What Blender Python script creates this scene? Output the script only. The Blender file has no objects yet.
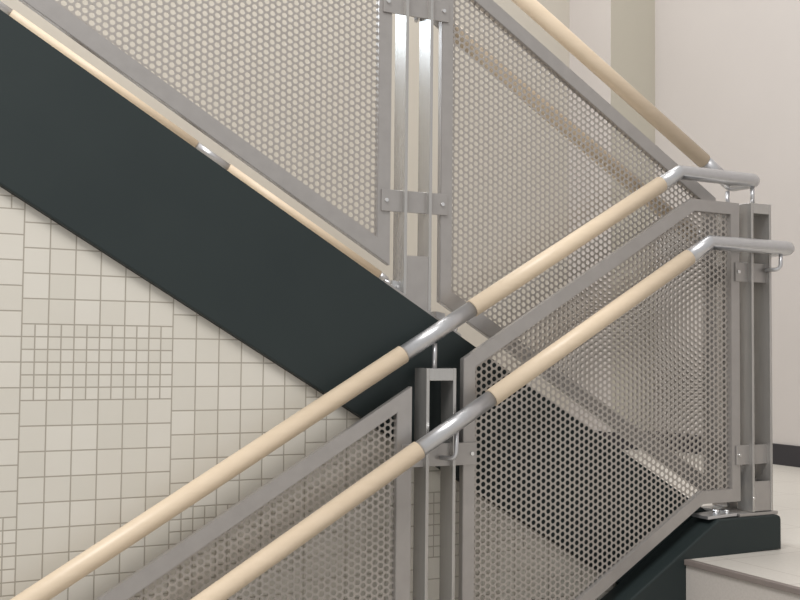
import bpy, bmesh, math, random
from mathutils import Vector, Matrix
random.seed(4)
C = bpy.context.scene.collection
S = 0.5954                      # rise per metre of run
G = 0.1004                      # gap between the two railing planes

# ------------------------------------------------------------------ materials
def lin(c):
    return tuple(((v/255+.055)/1.055)**2.4 if v > 10 else v/255/12.92 for v in c)+(1,)

class NT:
    def __init__(s, name):
        m = bpy.data.materials.new(name); m.use_nodes = True
        s.m = m; s.t = m.node_tree; s.b = s.t.nodes['Principled BSDF']
    def n(s, kind, **kw):
        nd = s.t.nodes.new(kind)
        for k, v in kw.items(): setattr(nd, k, v)
        return nd
    def l(s, a, b): s.t.links.new(a, b)
    def math(s, op, a, b=None, c=None):
        nd = s.n('ShaderNodeMath', operation=op)
        for i, v in enumerate((a, b, c)):
            if v is None: continue
            if isinstance(v, (int, float)): nd.inputs[i].default_value = v
            else: s.l(v, nd.inputs[i])
        return nd.outputs[0]
    def mix(s, fac, a, b):
        nd = s.n('ShaderNodeMix', data_type='RGBA')
        for i, v in ((0, fac), (6, a), (7, b)):
            if isinstance(v, (int, float, tuple)): nd.inputs[i].default_value = v
            else: s.l(v, nd.inputs[i])
        return nd.outputs[2]
    def bump(s, h, strength=.2, dist=.001):
        nd = s.n('ShaderNodeBump'); nd.inputs['Strength'].default_value = strength
        nd.inputs['Distance'].default_value = dist
        s.l(h, nd.inputs['Height']); s.l(nd.outputs[0], s.b.inputs['Normal'])
    def coord(s): return s.n('ShaderNodeNewGeometry').outputs['Position']
    def noise(s, vec, scale, detail=3, rough=.5):
        nd = s.n('ShaderNodeTexNoise'); nd.inputs['Scale'].default_value = scale
        nd.inputs['Detail'].default_value = detail; nd.inputs['Roughness'].default_value = rough
        s.l(vec, nd.inputs['Vector']); return nd.outputs[0]
    def scaled(s, vec, sc):
        nd = s.n('ShaderNodeMapping'); nd.inputs['Scale'].default_value = sc
        s.l(vec, nd.inputs['Vector']); return nd.outputs[0]
    def setp(s, **kw):
        for k, v in kw.items(): s.b.inputs[k.replace('_', ' ')].default_value = v

def mottled(name, c1, c2, scale, rough, metal=0, stretch=(1, 1, 1), bump=0, spec=.5):
    t = NT(name); t.setp(Roughness=rough, Metallic=metal)
    t.b.inputs['Specular IOR Level'].default_value = spec
    v = t.scaled(t.coord(), stretch); f = t.noise(v, scale)
    t.l(t.mix(f, lin(c1), lin(c2)), t.b.inputs['Base Color'])
    if bump: t.bump(f, bump, .0005)
    return t.m

M = {}
M['frame'] = mottled('brushed_steel_frame', (162, 158, 155), (176, 172, 169), 30, .36, .6, (1, 1, 1), .05)
M['sheet'] = mottled('perforated_steel', (166, 160, 154), (177, 171, 165), 20, .42, .55)
M['bar'] = mottled('post_steel', (176, 174, 171), (194, 192, 189), 40, .24, .7, (4, 4, .3), .05)
M['tube'] = mottled('satin_tube_steel', (190, 190, 192), (202, 202, 204), 60, .34, .82)
M['bolt'] = mottled('bright_bolt', (225, 225, 225), (235, 235, 235), 40, .2, 1)
M['wood'] = mottled('pale_maple', (213, 194, 168), (224, 206, 182), 9, .38, 0, (1.2, 9, 9), .03)
M['dark'] = mottled('dark_green_paint', (37, 45, 46), (43, 51, 51), 6, .5, 0, (1, 1, 1), .03, .3)
M['paint'] = mottled('beige_wall_paint', (188, 182, 171), (192, 186, 175), 3, .75)
M['pier_front'] = mottled('olive_beige_wall', (180, 175, 162), (184, 179, 166), 3, .75)
M['paint_right'] = mottled('pale_pinkish_wall_paint', (190, 184, 180), (194, 188, 184), 3, .75)
M['base'] = mottled('black_rubber_base', (44, 42, 46), (50, 48, 52), 10, .5)
M['nosing'] = mottled('nosing_strip', (132, 122, 118), (146, 136, 130), 40, .5, .3)
M['riser'] = mottled('terrazzo_riser', (176, 170, 164), (196, 190, 184), 160, .6)

def floor_mat():
    t = NT('pale_floor_tile'); t.setp(Roughness=.45)
    p = t.coord(); sep = t.n('ShaderNodeSeparateXYZ'); t.l(p, sep.inputs[0])
    def line(o, off):
        fr = t.math('FRACT', t.math('DIVIDE', t.math('ADD', o, off), .305))
        d = t.math('MINIMUM', fr, t.math('SUBTRACT', 1, fr))
        return t.math('LESS_THAN', d, .006)
    g = t.math('MAXIMUM', line(sep.outputs[0], 3.20), line(sep.outputs[1], 3.14))
    f = t.noise(p, 90, 4)
    base = t.mix(f, lin((196, 191, 183)), lin((210, 205, 197)))
    t.l(t.mix(g, base, lin((178, 170, 162))), t.b.inputs['Base Color'])
    return t.m
M['floor'] = floor_mat()

def tile_mat(X0, Z0, T):
    t = NT('cream_mosaic_tile'); t.setp(Roughness=.32)
    sep = t.n('ShaderNodeSeparateXYZ'); t.l(t.coord(), sep.inputs[0])
    u = t.math('DIVIDE', t.math('SUBTRACT', sep.outputs[0], X0), T)
    v = t.math('DIVIDE', t.math('SUBTRACT', sep.outputs[2], Z0), T)
    col = t.math('FLOOR', t.math('DIVIDE', u, 6))
    odd = t.math('FLOORED_MODULO', col, 2) if False else t.math('SUBTRACT', col, t.math('MULTIPLY', t.math('FLOOR', t.math('DIVIDE', col, 2)), 2))
    v2 = t.math('ADD', v, t.math('MULTIPLY', odd, 7.5))
    m = t.math('SUBTRACT', v2, t.math('MULTIPLY', t.math('FLOOR', t.math('DIVIDE', v2, 15)), 15))
    small = t.math('LESS_THAN', m, 3)
    k = t.math('ADD', small, 1)                       # 2 in the bands of small tiles
    us = t.math('MULTIPLY', u, k); vs = t.math('MULTIPLY', v2, k)
    fu, fv = t.math('FRACT', us), t.math('FRACT', vs)
    du = t.math('MINIMUM', fu, t.math('SUBTRACT', 1, fu))
    dv = t.math('MINIMUM', fv, t.math('SUBTRACT', 1, fv))
    d = t.math('DIVIDE', t.math('MINIMUM', du, dv), k)
    ramp = t.n('ShaderNodeMapRange'); t.l(d, ramp.inputs[0])
    ramp.inputs[1].default_value = .016; ramp.inputs[2].default_value = .034
    cell = t.n('ShaderNodeCombineXYZ')
    t.l(t.math('FLOOR', us), cell.inputs[0]); t.l(t.math('FLOOR', vs), cell.inputs[1]); t.l(small, cell.inputs[2])
    wn = t.n('ShaderNodeTexWhiteNoise'); t.l(cell.outputs[0], wn.inputs[0])
    big = t.noise(t.coord(), 9, 3)
    c = t.mix(wn.outputs[0], lin((204, 200, 190)), lin((213, 209, 200)))
    c = t.mix(t.math('MULTIPLY', big, .35), c, lin((196, 188, 174)))
    t.l(t.mix(ramp.outputs[0], lin((160, 153, 141)), c), t.b.inputs['Base Color'])
    t.bump(ramp.outputs[0], .5, .001)
    return t.m
M['tile'] = tile_mat(-1.9829, .4475, .0541)

# ------------------------------------------------------------------ helpers
def link(name, bm, mat, parent=None, smooth=False):
    me = bpy.data.meshes.new(name)
    bmesh.ops.recalc_face_normals(bm, faces=bm.faces)
    bm.to_mesh(me); bm.free(); me.materials.append(mat)
    if smooth:
        for p in me.polygons: p.use_smooth = True
    o = bpy.data.objects.new(name, me); C.objects.link(o)
    if parent:
        o.parent = parent
        o.matrix_parent_inverse = Matrix.Translation(parent.location).inverted()
    return o

def box(bm, x0, x1, y0, y1, z0, z1, bev=0):
    r = bmesh.ops.create_cube(bm, size=1)
    for v in r['verts']:
        v.co = Vector((x0+(v.co.x+.5)*(x1-x0), y0+(v.co.y+.5)*(y1-y0), z0+(v.co.z+.5)*(z1-z0)))
    if bev:
        es = list({e for v in r['verts'] for e in v.link_edges})
        bmesh.ops.bevel(bm, geom=es, offset=bev, segments=2, affect='EDGES', profile=.5)

def prism(bm, pts, y0, y1, bev=0):
    """polygon in XZ extruded along Y"""
    a = [bm.verts.new((x, y0, z)) for x, z in pts]
    b = [bm.verts.new((x, y1, z)) for x, z in pts]
    n = len(pts)
    fs = [bm.faces.new(a), bm.faces.new(b[::-1])]
    for i in range(n): fs.append(bm.faces.new((a[i], b[i], b[(i+1) % n], a[(i+1) % n])))
    if bev:
        es = {e for f in fs[:2] for e in f.edges}
        bmesh.ops.bevel(bm, geom=list(es), offset=bev, segments=2, affect='EDGES', profile=.5)

def ring(bm, outer, inner, y0, y1):
    n = len(outer)
    V = [[bm.verts.new((x, y, z)) for x, z in P] for P, y in ((outer, y0), (inner, y0), (outer, y1), (inner, y1))]
    for i in range(n):
        j = (i+1) % n
        bm.faces.new((V[0][i], V[0][j], V[1][j], V[1][i]))
        bm.faces.new((V[2][i], V[3][i], V[3][j], V[2][j]))
        bm.faces.new((V[0][i], V[2][i], V[2][j], V[0][j]))
        bm.faces.new((V[1][i], V[1][j], V[3][j], V[3][i]))

def tube(bm, pts, r, n=24, caps=True, round_end=(False, False)):
    pts = [Vector(p) for p in pts]
    if round_end[1]:
        d = (pts[-1]-pts[-2]).normalized(); e = pts.pop()
        prof2 = [(e+d*r*(math.sin(a)-1)*.0+d*r*math.sin(a), max(r*math.cos(a), 1e-4)) for a in [math.radians(q) for q in (0, 20, 40, 60, 78, 89)]]
    else: prof2 = [(pts.pop(), r)]
    prof = [(p, r) for p in pts]+prof2
    rings = []
    dirs = []
    P = [p for p, _ in prof]
    for i in range(len(P)):
        d0 = (P[i]-P[i-1]).normalized() if i else (P[1]-P[0]).normalized()
        d1 = (P[i+1]-P[i]).normalized() if i < len(P)-1 else d0
        dirs.append((d0, d1))
    up = Vector((0, 0, 1)) if abs(dirs[0][0].z) < .9 else Vector((0, 1, 0))
    side = dirs[0][0].cross(up).normalized()
    for i, (p, rr) in enumerate(prof):
        d0, d1 = dirs[i]
        t = (d0+d1).normalized()
        side = (side-side.dot(t)*t).normalized()
        w = t.cross(side)
        # miter: lengthen the section in the plane of the bend
        k = 1/max(.3, t.dot(d0)); bd = (d1-d0)
        row = []
        for a in range(n):
            ang = 2*math.pi*a/n
            v = side*math.cos(ang)+w*math.sin(ang)
            if bd.length > 1e-4:
                q = bd.normalized(); q = (q-q.dot(t)*t)
                if q.length > 1e-5:
                    q.normalize(); v = v+q*v.dot(q)*(k-1)
            row.append(bm.verts.new(p+v*rr))
        rings.append(row)
    for a, b in zip(rings, rings[1:]):
        for i in range(n): bm.faces.new((a[i], a[(i+1) % n], b[(i+1) % n], b[i]))
    if caps:
        bm.faces.new(rings[0][::-1]); bm.faces.new(rings[-1])

def fillet(pts, rad, seg=6):
    """round the inner corners of a polyline"""
    pts = [Vector(p) for p in pts]; out = [pts[0]]
    for a, b, c, r in zip(pts, pts[1:], pts[2:], rad):
        if r <= 0: out.append(b); continue
        u, w = (a-b).normalized(), (c-b).normalized()
        th = u.angle(w); t = r/math.tan(th/2)
        p0, p1 = b+u*t, b+w*t
        cen = b+(u+w).normalized()*(r/math.sin(th/2))
        for i in range(seg+1):
            f = i/seg; v = ((p0-cen)*(1-f)+(p1-cen)*f).normalized()*r; out.append(cen+v)
    return out+[pts[-1]]

def cyl(name, p0, p1, r, mat, parent, n=16):
    bm = bmesh.new(); tube(bm, [p0, p1], r, n)
    o = link(name, bm, mat, parent)
    for p in o.data.polygons: p.use_smooth = len(p.vertices) == 4
    return o

def pipe(name, pts, r, mat, parent, n=28, round_end=(False, False)):
    bm = bmesh.new(); tube(bm, pts, r, n, True, round_end)
    o = link(name, bm, mat, parent)
    for p in o.data.polygons: p.use_smooth = len(p.vertices) == 4
    return o

def thing(name, label, cat, loc, group=None):
    o = bpy.data.objects.new(name, None); C.objects.link(o); o.location = loc
    o.empty_display_size = .05
    o['label'] = label; o['category'] = cat
    if group: o['group'] = group
    return o

def struct(name, bm, mat):
    o = link(name, bm, mat); o['kind'] = 'structure'; return o

# ------------------------------------------------------------------ perforated sheet
P_ = .01755; HR_ = .0065
def clip_in(poly, x, z, m):
    """inside the convex polygon grown by m (poly counter-clockwise in x,z)"""
    n = len(poly)
    for i in range(n):
        (ax, az), (bx, bz) = poly[i], poly[(i+1) % n]
        ex, ez = bx-ax, bz-az; L = math.hypot(ex, ez)
        if (ex*(z-az)-ez*(x-ax))/L < -m: return False
    return True
def sheet(name, polys, y, mat, parent, thick=.002, ox=0, oz=0):
    """real punched sheet: every hole is cut in a hexagonal cell"""
    verts, faces = [], []
    R = P_/math.sqrt(3); cw = P_*math.sqrt(3)/2
    ang = [math.radians(30*i) for i in range(12)]
    outer = [(R*math.cos(a), R*math.sin(a)) if i % 2 == 0 else (P_/2*math.cos(a), P_/2*math.sin(a)) for i, a in enumerate(ang)]
    inner = [(HR_*math.cos(a), HR_*math.sin(a)) for a in ang]
    xs = [p[0] for q in polys for p in q]; zs = [p[1] for q in polys for p in q]
    i0, i1 = int((min(xs)-ox)/cw)-2, int((max(xs)-ox)/cw)+2
    for i in range(i0, i1+1):
        x = ox+i*cw
        j0, j1 = int((min(zs)-oz)/P_)-2, int((max(zs)-oz)/P_)+2
        for j in range(j0, j1+1):
            z = oz+j*P_+(P_/2 if i % 2 else 0)
            if not any(clip_in(q, x, z, .0125) for q in polys): continue
            b = len(verts)
            for yy in (y, y+thick):
                verts += [(x+a, yy, z+c) for a, c in outer]
                verts += [(x+a, yy, z+c) for a, c in inner]
            for k in range(12):
                l = (k+1) % 12
                faces.append((b+k, b+l, b+12+l, b+12+k))
                faces.append((b+24+k, b+36+k, b+36+l, b+24+l))
                faces.append((b+12+k, b+12+l, b+36+l, b+36+k))
    me = bpy.data.meshes.new(name); me.from_pydata(verts, [], faces); me.materials.append(mat)
    o = bpy.data.objects.new(name, me); C.objects.link(o); o.parent = parent
    o.matrix_parent_inverse = Matrix.Translation(parent.location).inverted()
    return o

# ------------------------------------------------------------------ room shell
bm = bmesh.new(); box(bm, -.25, 1.93, -3.2, 3.1, -.2, 0); struct('floor', bm, M['floor'])
bm = bmesh.new()
WX0, WX1, WZ0, WZ1 = -3.5, -2.0, 2.28, 4.4
box(bm, -6.5, WX0, 3.02, 3.2, -3.2, 5.2); box(bm, WX1, 2.1, 3.02, 3.2, -3.2, 5.2)
box(bm, WX0, WX1, 3.02, 3.2, -3.2, WZ0); box(bm, WX0, WX1, 3.02, 3.2, WZ1, 5.2)
struct('wall_far', bm, M['paint'])
bm = bmesh.new(); box(bm, WX0, WX1, 3.10, 3.11, WZ0, WZ1)
pane = NT('added_glow_pane'); pane.setp(Roughness=.3); pane.b.inputs['Emission Color'].default_value = (.78, .89, 1, 1); pane.b.inputs['Emission Strength'].default_value = 7
wn_ = struct('added_window_1', bm, pane.m)  # unseen opening with glowing pane, added for reflections on the upper posts
bm = bmesh.new(); ring(bm, [(WX0+.001, WZ0+.001), (WX1-.001, WZ0+.001), (WX1-.001, WZ1-.001), (WX0+.001, WZ1-.001)], [(WX0+.06, WZ0+.06), (WX1-.06, WZ0+.06), (WX1-.06, WZ1-.06), (WX0+.06, WZ1-.06)], 3.05, 3.10)
link('added_window_frame', bm, M['frame'], wn_)
bm = bmesh.new(); box(bm, 1.583, 1.9133, 2.617, 3.02, -3.2, 5.2)
o = struct('wall_pier', bm, M['pier_front'])
o.data.materials.append(M['paint_right'])
for p in o.data.polygons:
    if p.normal.x < -.5: p.material_index = 1  # left-facing pier side takes the paler colour of the right wall
bm = bmesh.new(); box(bm, 1.9133, 2.1, -3.2, 3.02, -3.2, 5.2); struct('wall_right', bm, M['paint_right'])
# baseboards
bm = bmesh.new(); box(bm, 1.901, 1.9133, -3.2, 2.605, 0, .105, .002); struct('baseboard_right', bm, M['base'])
bm = bmesh.new(); box(bm, 1.571, 1.9133, 2.605, 2.617, 0, .105, .002); box(bm, 1.571, 1.583, 2.617, 3.008, 0, .105, .002)
struct('baseboard_pier', bm, M['base'])
bm = bmesh.new(); box(bm, .05, 1.583, 3.008, 3.02, 0, .105, .002); struct('baseboard_far', bm, M['base'])
# mosaic-tiled wall that closes the space under the upper flight
bm = bmesh.new()
top = lambda x: -.316-.597*x
prism(bm, [(-5, -3.2), (-.27, -3.2), (-.27, top(-.27)), (-5, top(-5))], .075, .16)
struct('wall_tiled', bm, M['tile'])
# landing edge: riser and nosing
bm = bmesh.new(); box(bm, -.262, -.25, -3.0, -.0455, -.167, -.014); struct('trim_1', bm, M['riser'])
bm = bmesh.new(); box(bm, -.27, -.2501, -3.0, -.0455, -.014, .0012, .002); struct('trim_2', bm, M['nosing'])

# ------------------------------------------------------------------ staircases
lower = thing('staircase', 'lower stair flight with dark painted stringer rising right to the landing floor', 'staircase', (-.25, -.5, -.2))
zt = lambda x: .1+.61*(x+.14)
bm = bmesh.new()
prism(bm, [(.096, .0015), (.096, .086), (.092, .096), (.082, .1), (-.14, .1), (-4.2, zt(-4.2)), (-4.2, zt(-4.2)-.36), (-.252, zt(-.25)-.36), (-.252, .0015)], -.045, .053, .004)
link('stringer', bm, M['dark'], lower)
for k in range(1, 10):
    x1 = -.262-.28*(k-1); z = -.167*k
    bm = bmesh.new(); box(bm, x1-.30, x1, -3.0, -.046, z-.03, z, .003); link('tread', bm, M['floor'], lower)
    if k < 9:
        bm = bmesh.new(); box(bm, x1-.28, x1-.268, -3.0, -.046, z-.167, z-.03); link('riser', bm, M['riser'], lower)

upper = thing('staircase', 'upper stair flight whose broad dark stringer slants down from the upper left', 'staircase', (-.25, .5, .0))
za = lambda x: .047-.597*x; zb_ = lambda x: -.315-.597*x
bm = bmesh.new()
prism(bm, [(.096, .0015), (.096, .086), (.092, .096), (.082, .1), (-.089, .1), (-4.2, za(-4.2)), (-4.2, zb_(-4.2)), (-.252, zb_(-.252)), (-.252, .0015)], .055, .129, .004)
link('stringer', bm, M['dark'], upper)
for k in range(1, 13):
    x1 = -.28*k+.01; z = .167*k-.006
    bm = bmesh.new(); box(bm, x1-.29, x1, .23, 3.015, z-.03, z, .003); link('tread', bm, M['floor'], upper)
    bm = bmesh.new(); box(bm, x1-.012, x1, .23, 3.015, z-.167+(.012 if k == 1 else 0), z-.03); link('riser', bm, M['riser'], upper)
bm = bmesh.new(); prism(bm, [(-.06, .0015), (-4.2, -.035+.597*4.14), (-4.2, -.20+.597*4.14), (-.25, -.20+.597*.19)], .13, .23)
bm2 = bm; link('inner_carriage', bm2, M['dark'], upper)

# ------------------------------------------------------------------ railing panels
def panel(label, outer, inner, holes, Y, ox=0, oz=0):
    cx = sum(p[0] for p in outer)/len(outer)
    t = thing('perforated_balustrade', label, 'balustrade', (cx, Y, min(p[1] for p in outer)), 'perforated steel balustrades')
    bm = bmesh.new(); ring(bm, outer, inner, Y-.011, Y+.008)
    bmesh.ops.recalc_face_normals(bm, faces=bm.faces)
    es = [e for e in bm.edges if e.is_boundary is False and e.calc_face_angle(0) > .6]
    bmesh.ops.bevel(bm, geom=es, offset=.0012, segments=2, affect='EDGES')
    link('frame', bm, M['frame'], t)
    sheet('perforated_sheet', holes, Y+.001, M['sheet'], t, .0015, ox, oz)
    return t
w = .0345
# lower flight, right (ends on the landing)
zo = lambda x: .998+.612*(x+.203)
zbo = lambda x: .140+.61*(x+.166)
O = [(-.948, zbo(-.948)), (-.166, .140), (-.026, .140), (-.026, .997), (-.203, .998), (-.948, zo(-.948))]
I = [(-.948+w, zbo(-.948+w)+.0405), (-.17, .1765), (-.026-w+.001, .1765), (-.026-w+.001, .997-w), (-.195, .998-w), (-.948+w, zo(-.948+w)-.041)]
h1 = [I[0], I[1], (I[1][0], I[4][1]), I[4], I[5]]
h1 = [I[0], I[1], (-.17, .963), I[4], I[5]]
h2 = [(-.22, .1765), (-.059, .1765), (-.059, .963), (-.22, .955)]
panel('large lower perforated steel panel in front of the landing, bent level at its right end', O, I, [h1, h2], 0)
# lower flight, left
zo2 = lambda x: .475+.597*(x+1.092)
O = [(-2.02, zo2(-2.02)-.865), (-1.092, zo2(-1.092)-.865), (-1.092, .475), (-2.02, zo2(-2.02))]
I = [(-2.02+w, O[0][1]+w*.6+.0405), (-1.092-w-.006, zo2(-1.092-w)-.865+.0405), (-1.092-w-.006, zo2(-1.092-w)-.043), (-2.02+w, zo2(-2.02+w)-.043)]
panel('perforated steel panel at bottom left below the pale handrails, tile behind it', O, I, [I], 0, .004, .006)
# upper flight, right
zu = lambda x: .113-.598*x; zi = lambda x: .162-.598*x; zt2 = lambda x: 1.013-.602*x; zti = lambda x: .969-.602*x
O = [(-.961, zu(-.961)), (-.020, zu(-.02)), (-.020, zt2(-.02)), (-.961, zt2(-.961))]
I = [(-.961+w, zi(-.961+w)), (-.020-w-.002, zi(-.056)), (-.020-w-.002, zti(-.056)), (-.961+w, zti(-.961+w))]
panel('upper flight perforated steel panel right of the double posts, partly behind the handrails', O, I, [I], G, .003, .004)
O = [(-2.06, zu(-2.06)), (-1.106, zu(-1.106)), (-1.106, zt2(-1.106)), (-2.06, zt2(-2.06))]
I = [(-2.06+w, zi(-2.06+w)), (-1.106-w-.002, zi(-1.106-w)), (-1.106-w-.002, zti(-1.106-w)), (-2.06+w, zti(-2.06+w))]
panel('upper left perforated steel panel above the dark stringer', O, I, [I], G, .006, .002)

# ------------------------------------------------------------------ posts
DB = .031
def screw(x, y, z, parent, r=.0048):
    cyl('screw', (x, y-.004, z), (x, y+.002, z), r, M['bolt'], parent, 14)
def post(label, X, Y, ztop, base, pin_top, straps, strap_x, W=.079, tilt=0, block=(.0, .1), plate=None, slope=0):
    t = thing('railing_post', label, 'railing post', (X+W/2, Y, min(base)), 'steel double bar railing posts')
    tb = .0085
    for xa, zb in ((X, base[0]), (X+W-tb, base[1])):
        bm = bmesh.new(); box(bm, xa, xa+tb, Y-DB, Y+DB, zb, ztop, .0008); link('flat_bar', bm, M['bar'], t)
    bm = bmesh.new(); box(bm, X+tb, X+W-tb, Y-DB, Y+DB, ztop-.03, ztop-.0005, .0008); link('top_cap', bm, M['bar'], t)
    b0, b1 = block
    xa, xb = X+tb+.0002, X+W-tb-.0002
    for ya, yb in ((Y-DB+.002, Y-DB+.008), (Y+DB-.008, Y+DB-.002)):
        bm = bmesh.new()
        prism(bm, [(xa, b0-slope*(xa-X)), (xb, b0-slope*(xb-X)), (xb, b1), (xa, b1)], ya, yb)
        link('base_plate_web', bm, M['frame'], t)
    for z in straps:
        bm = bmesh.new(); box(bm, strap_x[0], strap_x[1], Y-.0165, Y-.0115, z-.0275, z+.0275, .0008)
        s = link('strap', bm, M['frame'], t)
        for sx in strap_x[2:]: screw(sx, Y-.0175, z, s)
    if pin_top:
        cyl('pin', (X+W/2-.003, Y, ztop-.001), (X+W/2-.003, Y, pin_top), .0062, M['tube'], t)
    return t

# near middle post (lower flight)
p = post('short double bar post in front of the dark stringer, between the two lower panels', -1.0635, 0, .519,
         (zt(-1.06), zt(-1.0)), .580, (.308, -.36), (-1.12, -.912, -1.112, -.927), block=(zt(-1.06), zt(-1.06)+.1), slope=-.6, W=.083)
# landing post (lower rail)
p = post('double bar post standing on the blunt dark stringer end at the landing', 0, 0, .9983,
         (.110, .110), 1.052, (.797, .272), (-.046, .0785, -.037), block=(.112, .196))
bm = bmesh.new(); box(bm, -.055, .093, -.036, .036, .1005, .109, .001); pl = link('base_plate', bm, M['frame'], p)
screw(.004, -.029, .15, p, .004)
bm = bmesh.new(); prism(bm, [(-.172, .1005), (-.064, .1045), (-.064, .1125), (-.172, .1085)], -.034, .030); pl = link('angle_plate', bm, M['tube'], p)
cyl('bolt', (-.115, -.005, .1100), (-.115, -.005, .1215), .010, M['bolt'], pl, 6)
cyl('bolt', (-.085, -.016, .1110), (-.085, -.016, .1205), .007, M['bolt'], pl, 6)
# upper middle post
zs = lambda x: za(x)+.009
p = post('tall double bar post on the sloping dark stringer between the two upper panels', -1.0765, G, 1.665,
         (zs(-1.066)+.003, zs(-1.0)+.003), 1.722, (1.443, .938), (-1.133, -.944, -1.121, -.960), block=(zs(-1.066), .800), slope=.597)
bm = bmesh.new()
prism(bm, [(-1.135, za(-1.135)+.0005), (-.915, za(-.915)+.0005), (-.915, za(-.915)+.010), (-1.135, za(-1.135)+.010)], G-.042, G+.024)
pl = link('base_plate', bm, M['frame'], p)
for bx, by in ((-1.122, -.03), (-.93, -.03)):
    z = za(bx)+.009; cyl('bolt', (bx, G+by, z-.001), (bx+.004, G+by, z+.009), .008, M['bolt'], pl, 6)
for side, bx in ((0, -1.098), (1, -.972)):
    bm = bmesh.new(); zz = za(bx)+.006
    prism(bm, [(bx, za(bx)+.009), (bx+.026, za(bx+.026)+.009), (bx+.026, za(bx)+.03), (bx, za(bx)+.035)], G-.012, G+.016)
    cl = link('clip_angle', bm, M['tube'], p)
screw(-1.086, G-.0135, .722, p, .0035)
# upper landing post
p = post('landing post of the upper flight, behind the large lower panel', 0, G, .9983, (.110, .110), 1.052, (.797, .272), (-.036, .0785, -.03), block=(.112, .196))
bm = bmesh.new(); box(bm, -.055, .093, G-.036, G+.027, .1005, .109, .001); link('base_plate', bm, M['frame'], p)

# ------------------------------------------------------------------ handrails
RW, RS = .0226, .0200
def along(p, q, xa): # point of line p->q at X = xa
    p, q = Vector(p), Vector(q); f = (xa-p.x)/(q.x-p.x); return p.lerp(q, f)
def uprail(label, Yn, bx, hz, ex, Yf, zup, wood_near, wood_far, sleeves_near, sleeves_far, xend):
    t = thing('handrail', label, 'handrail', (ex, (Yn+Yf)/2, hz))
    B = (bx, Yn, hz); A = (bx-3, Yn, hz-3*S)
    fx = ex; F0 = (fx, Yf, zup-S*fx); F1 = (fx-3, Yf, zup-S*(fx-3))
    # steel return: slope, level, corner, cross, corner, slope up
    pts = [along(A, B, wood_near), B, (ex, Yn, hz), (ex, Yf, hz), along(F0, F1, wood_far)]
    pts = fillet(pts, [.006, .0235, .012])
    pipe('steel_return', pts, RS, M['tube'], t)
    def run(P, Q, start, sl, mat_y):
        x = start
        for a, b in sl+[(None, xend)]:
            e = a if a is not None else b
            pipe('wood_rail', [along(P, Q, x), along(P, Q, e)], RW, M['wood'], t)
            if a is None: break
            pipe('steel_sleeve', [along(P, Q, a+.004), along(P, Q, b-.004)], RS, M['tube'], t)
            x = b
    run(B, A, wood_near, sleeves_near, Yn); run(F0, F1, wood_far, sleeves_far, Yf)
    return t
uprail('upper pale wooden handrail on top of the guard, turning back at the landing', 0, -.243, 1.0705, .052, G, 1.101,
       -.308, -.056, [(-.919, -1.113)], [(-.919, -1.113)], -2.6)
YL = -.062
low = uprail('lower pale wooden handrail nearest the viewer, bracketed to the post fronts', YL, -.189, .8695, .124, G+.062, .893,
       -.264, -.045, [(-.899, -1.100)], [(-.919, -1.113)], -2.6)
def bracket(x, y0, y1, z, ztop, par):
    pipe('bracket', fillet([(x-.012, y0, z), (x+.010, y1, z), (x+.012, y1, ztop)], [.016]), .0058, M['tube'], par, 12)
bracket(.072, -.024, YL, .806, .862, low)
bracket(-1.008, -.024, YL, .302, .302+.075, low)
bracket(-1.008, G+.024, G+.062, 1.43, 1.49, low)
bracket(.072, G+.024, G+.062, .806, .86, low)

wr = thing('handrail', 'distant wooden handrail on the far wall, just above the dark stringer edge', 'handrail', (.3, 2.93, .94))
zw = lambda x: .939-.593*(x-.308)
seg = [(.25, -.615, 'w'), (-.615, -.785, 's'), (-.785, -1.685, 'w'), (-1.685, -1.855, 's'), (-1.855, -3.0, 'w')]
for a, b, k in seg:
    pipe('wood_rail' if k == 'w' else 'steel_sleeve', [(a, 2.93, zw(a)), (b, 2.93, zw(b))], .0225 if k == 'w' else .020, M['wood' if k == 'w' else 'tube'], wr)
pipe('steel_return', fillet([(.25, 2.93, zw(.25)), (.30, 2.93, zw(.3)), (.30, 3.015, zw(.3))], [.03]), .020, M['tube'], wr)
for x in (-.68, -1.75):
    pipe('bracket', fillet([(x, 2.93, zw(x)-.018), (x, 2.93, zw(x)-.06), (x, 3.016, zw(x)-.06)], [.02]), .006, M['tube'], wr, 12)

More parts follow.
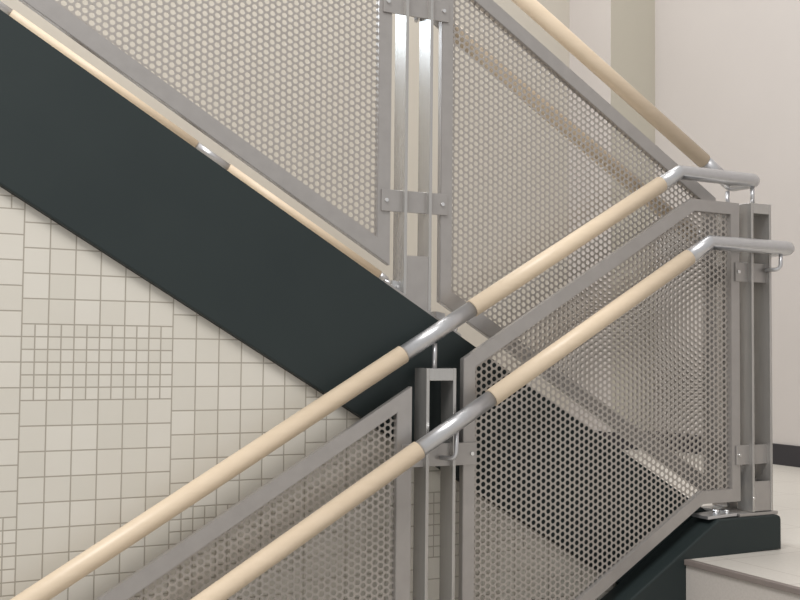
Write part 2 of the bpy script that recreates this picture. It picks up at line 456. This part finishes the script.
# ------------------------------------------------------------------ light
wd = bpy.data.worlds.new('hall_light'); bpy.context.scene.world = wd; wd.use_nodes = True
bg = wd.node_tree.nodes['Background']; bg.inputs[0].default_value = (1, .985, .97, 1); bg.inputs[1].default_value = .64
def area(name, loc, target, sx, sy, power, col):
    l = bpy.data.lights.new(name, 'AREA'); l.shape = 'RECTANGLE'; l.size = sx; l.size_y = sy; l.energy = power; l.color = col
    o = bpy.data.objects.new(name, l); C.objects.link(o); o.location = loc
    o.rotation_euler = (Vector(target)-Vector(loc)).to_track_quat('-Z', 'Y').to_euler(); return o
area('left_front_fill', (-3.2, -2.0, 4.2), (-1.4, .2, .6), 2.4, 1.6, 165, (1, .985, .965))  # unseen area fill added at the left front to give a falloff
area('pane_fill', (-2.75, 2.98, 3.4), (-2.2, 0, 2.2), 1.4, 1.8, 45, (.9, .95, 1))  # area fill doubling the glow of the added pane
area('hall_fill', (-.6, 1.4, 4.6), (.6, 1.6, 0), 2.4, 1.4, 70, (1, .98, .955))  # unseen overhead area fill for the upper flight and landing

# ------------------------------------------------------------------ camera
f, yaw, pitch, roll = 1068.627, math.radians(-27.1352), math.radians(2.6881), math.radians(.5667)
fw = Vector((-math.sin(yaw)*math.cos(pitch), math.cos(yaw)*math.cos(pitch), math.sin(pitch)))
rt = Vector((math.cos(yaw), math.sin(yaw), 0)); up = rt.cross(fw)
r2 = math.cos(roll)*rt+math.sin(roll)*up; u2 = -math.sin(roll)*rt+math.cos(roll)*up
cam = bpy.data.cameras.new('camera'); co = bpy.data.objects.new('camera', cam); C.objects.link(co)
cam.sensor_width = 36; cam.lens = f*36/800; cam.clip_start = .02
m = Matrix((r2, u2, -fw)).transposed().to_4x4(); m.translation = Vector((-2.3031, -2.3042, .5621))
co.matrix_world = m
sc = bpy.context.scene; sc.camera = co
vs = sc.view_settings; sc.display_settings.display_device = 'sRGB'
vs.view_transform = 'Standard'; vs.look = 'None'; vs.gamma = 1; vs.use_curve_mapping = False; vs.exposure = 0
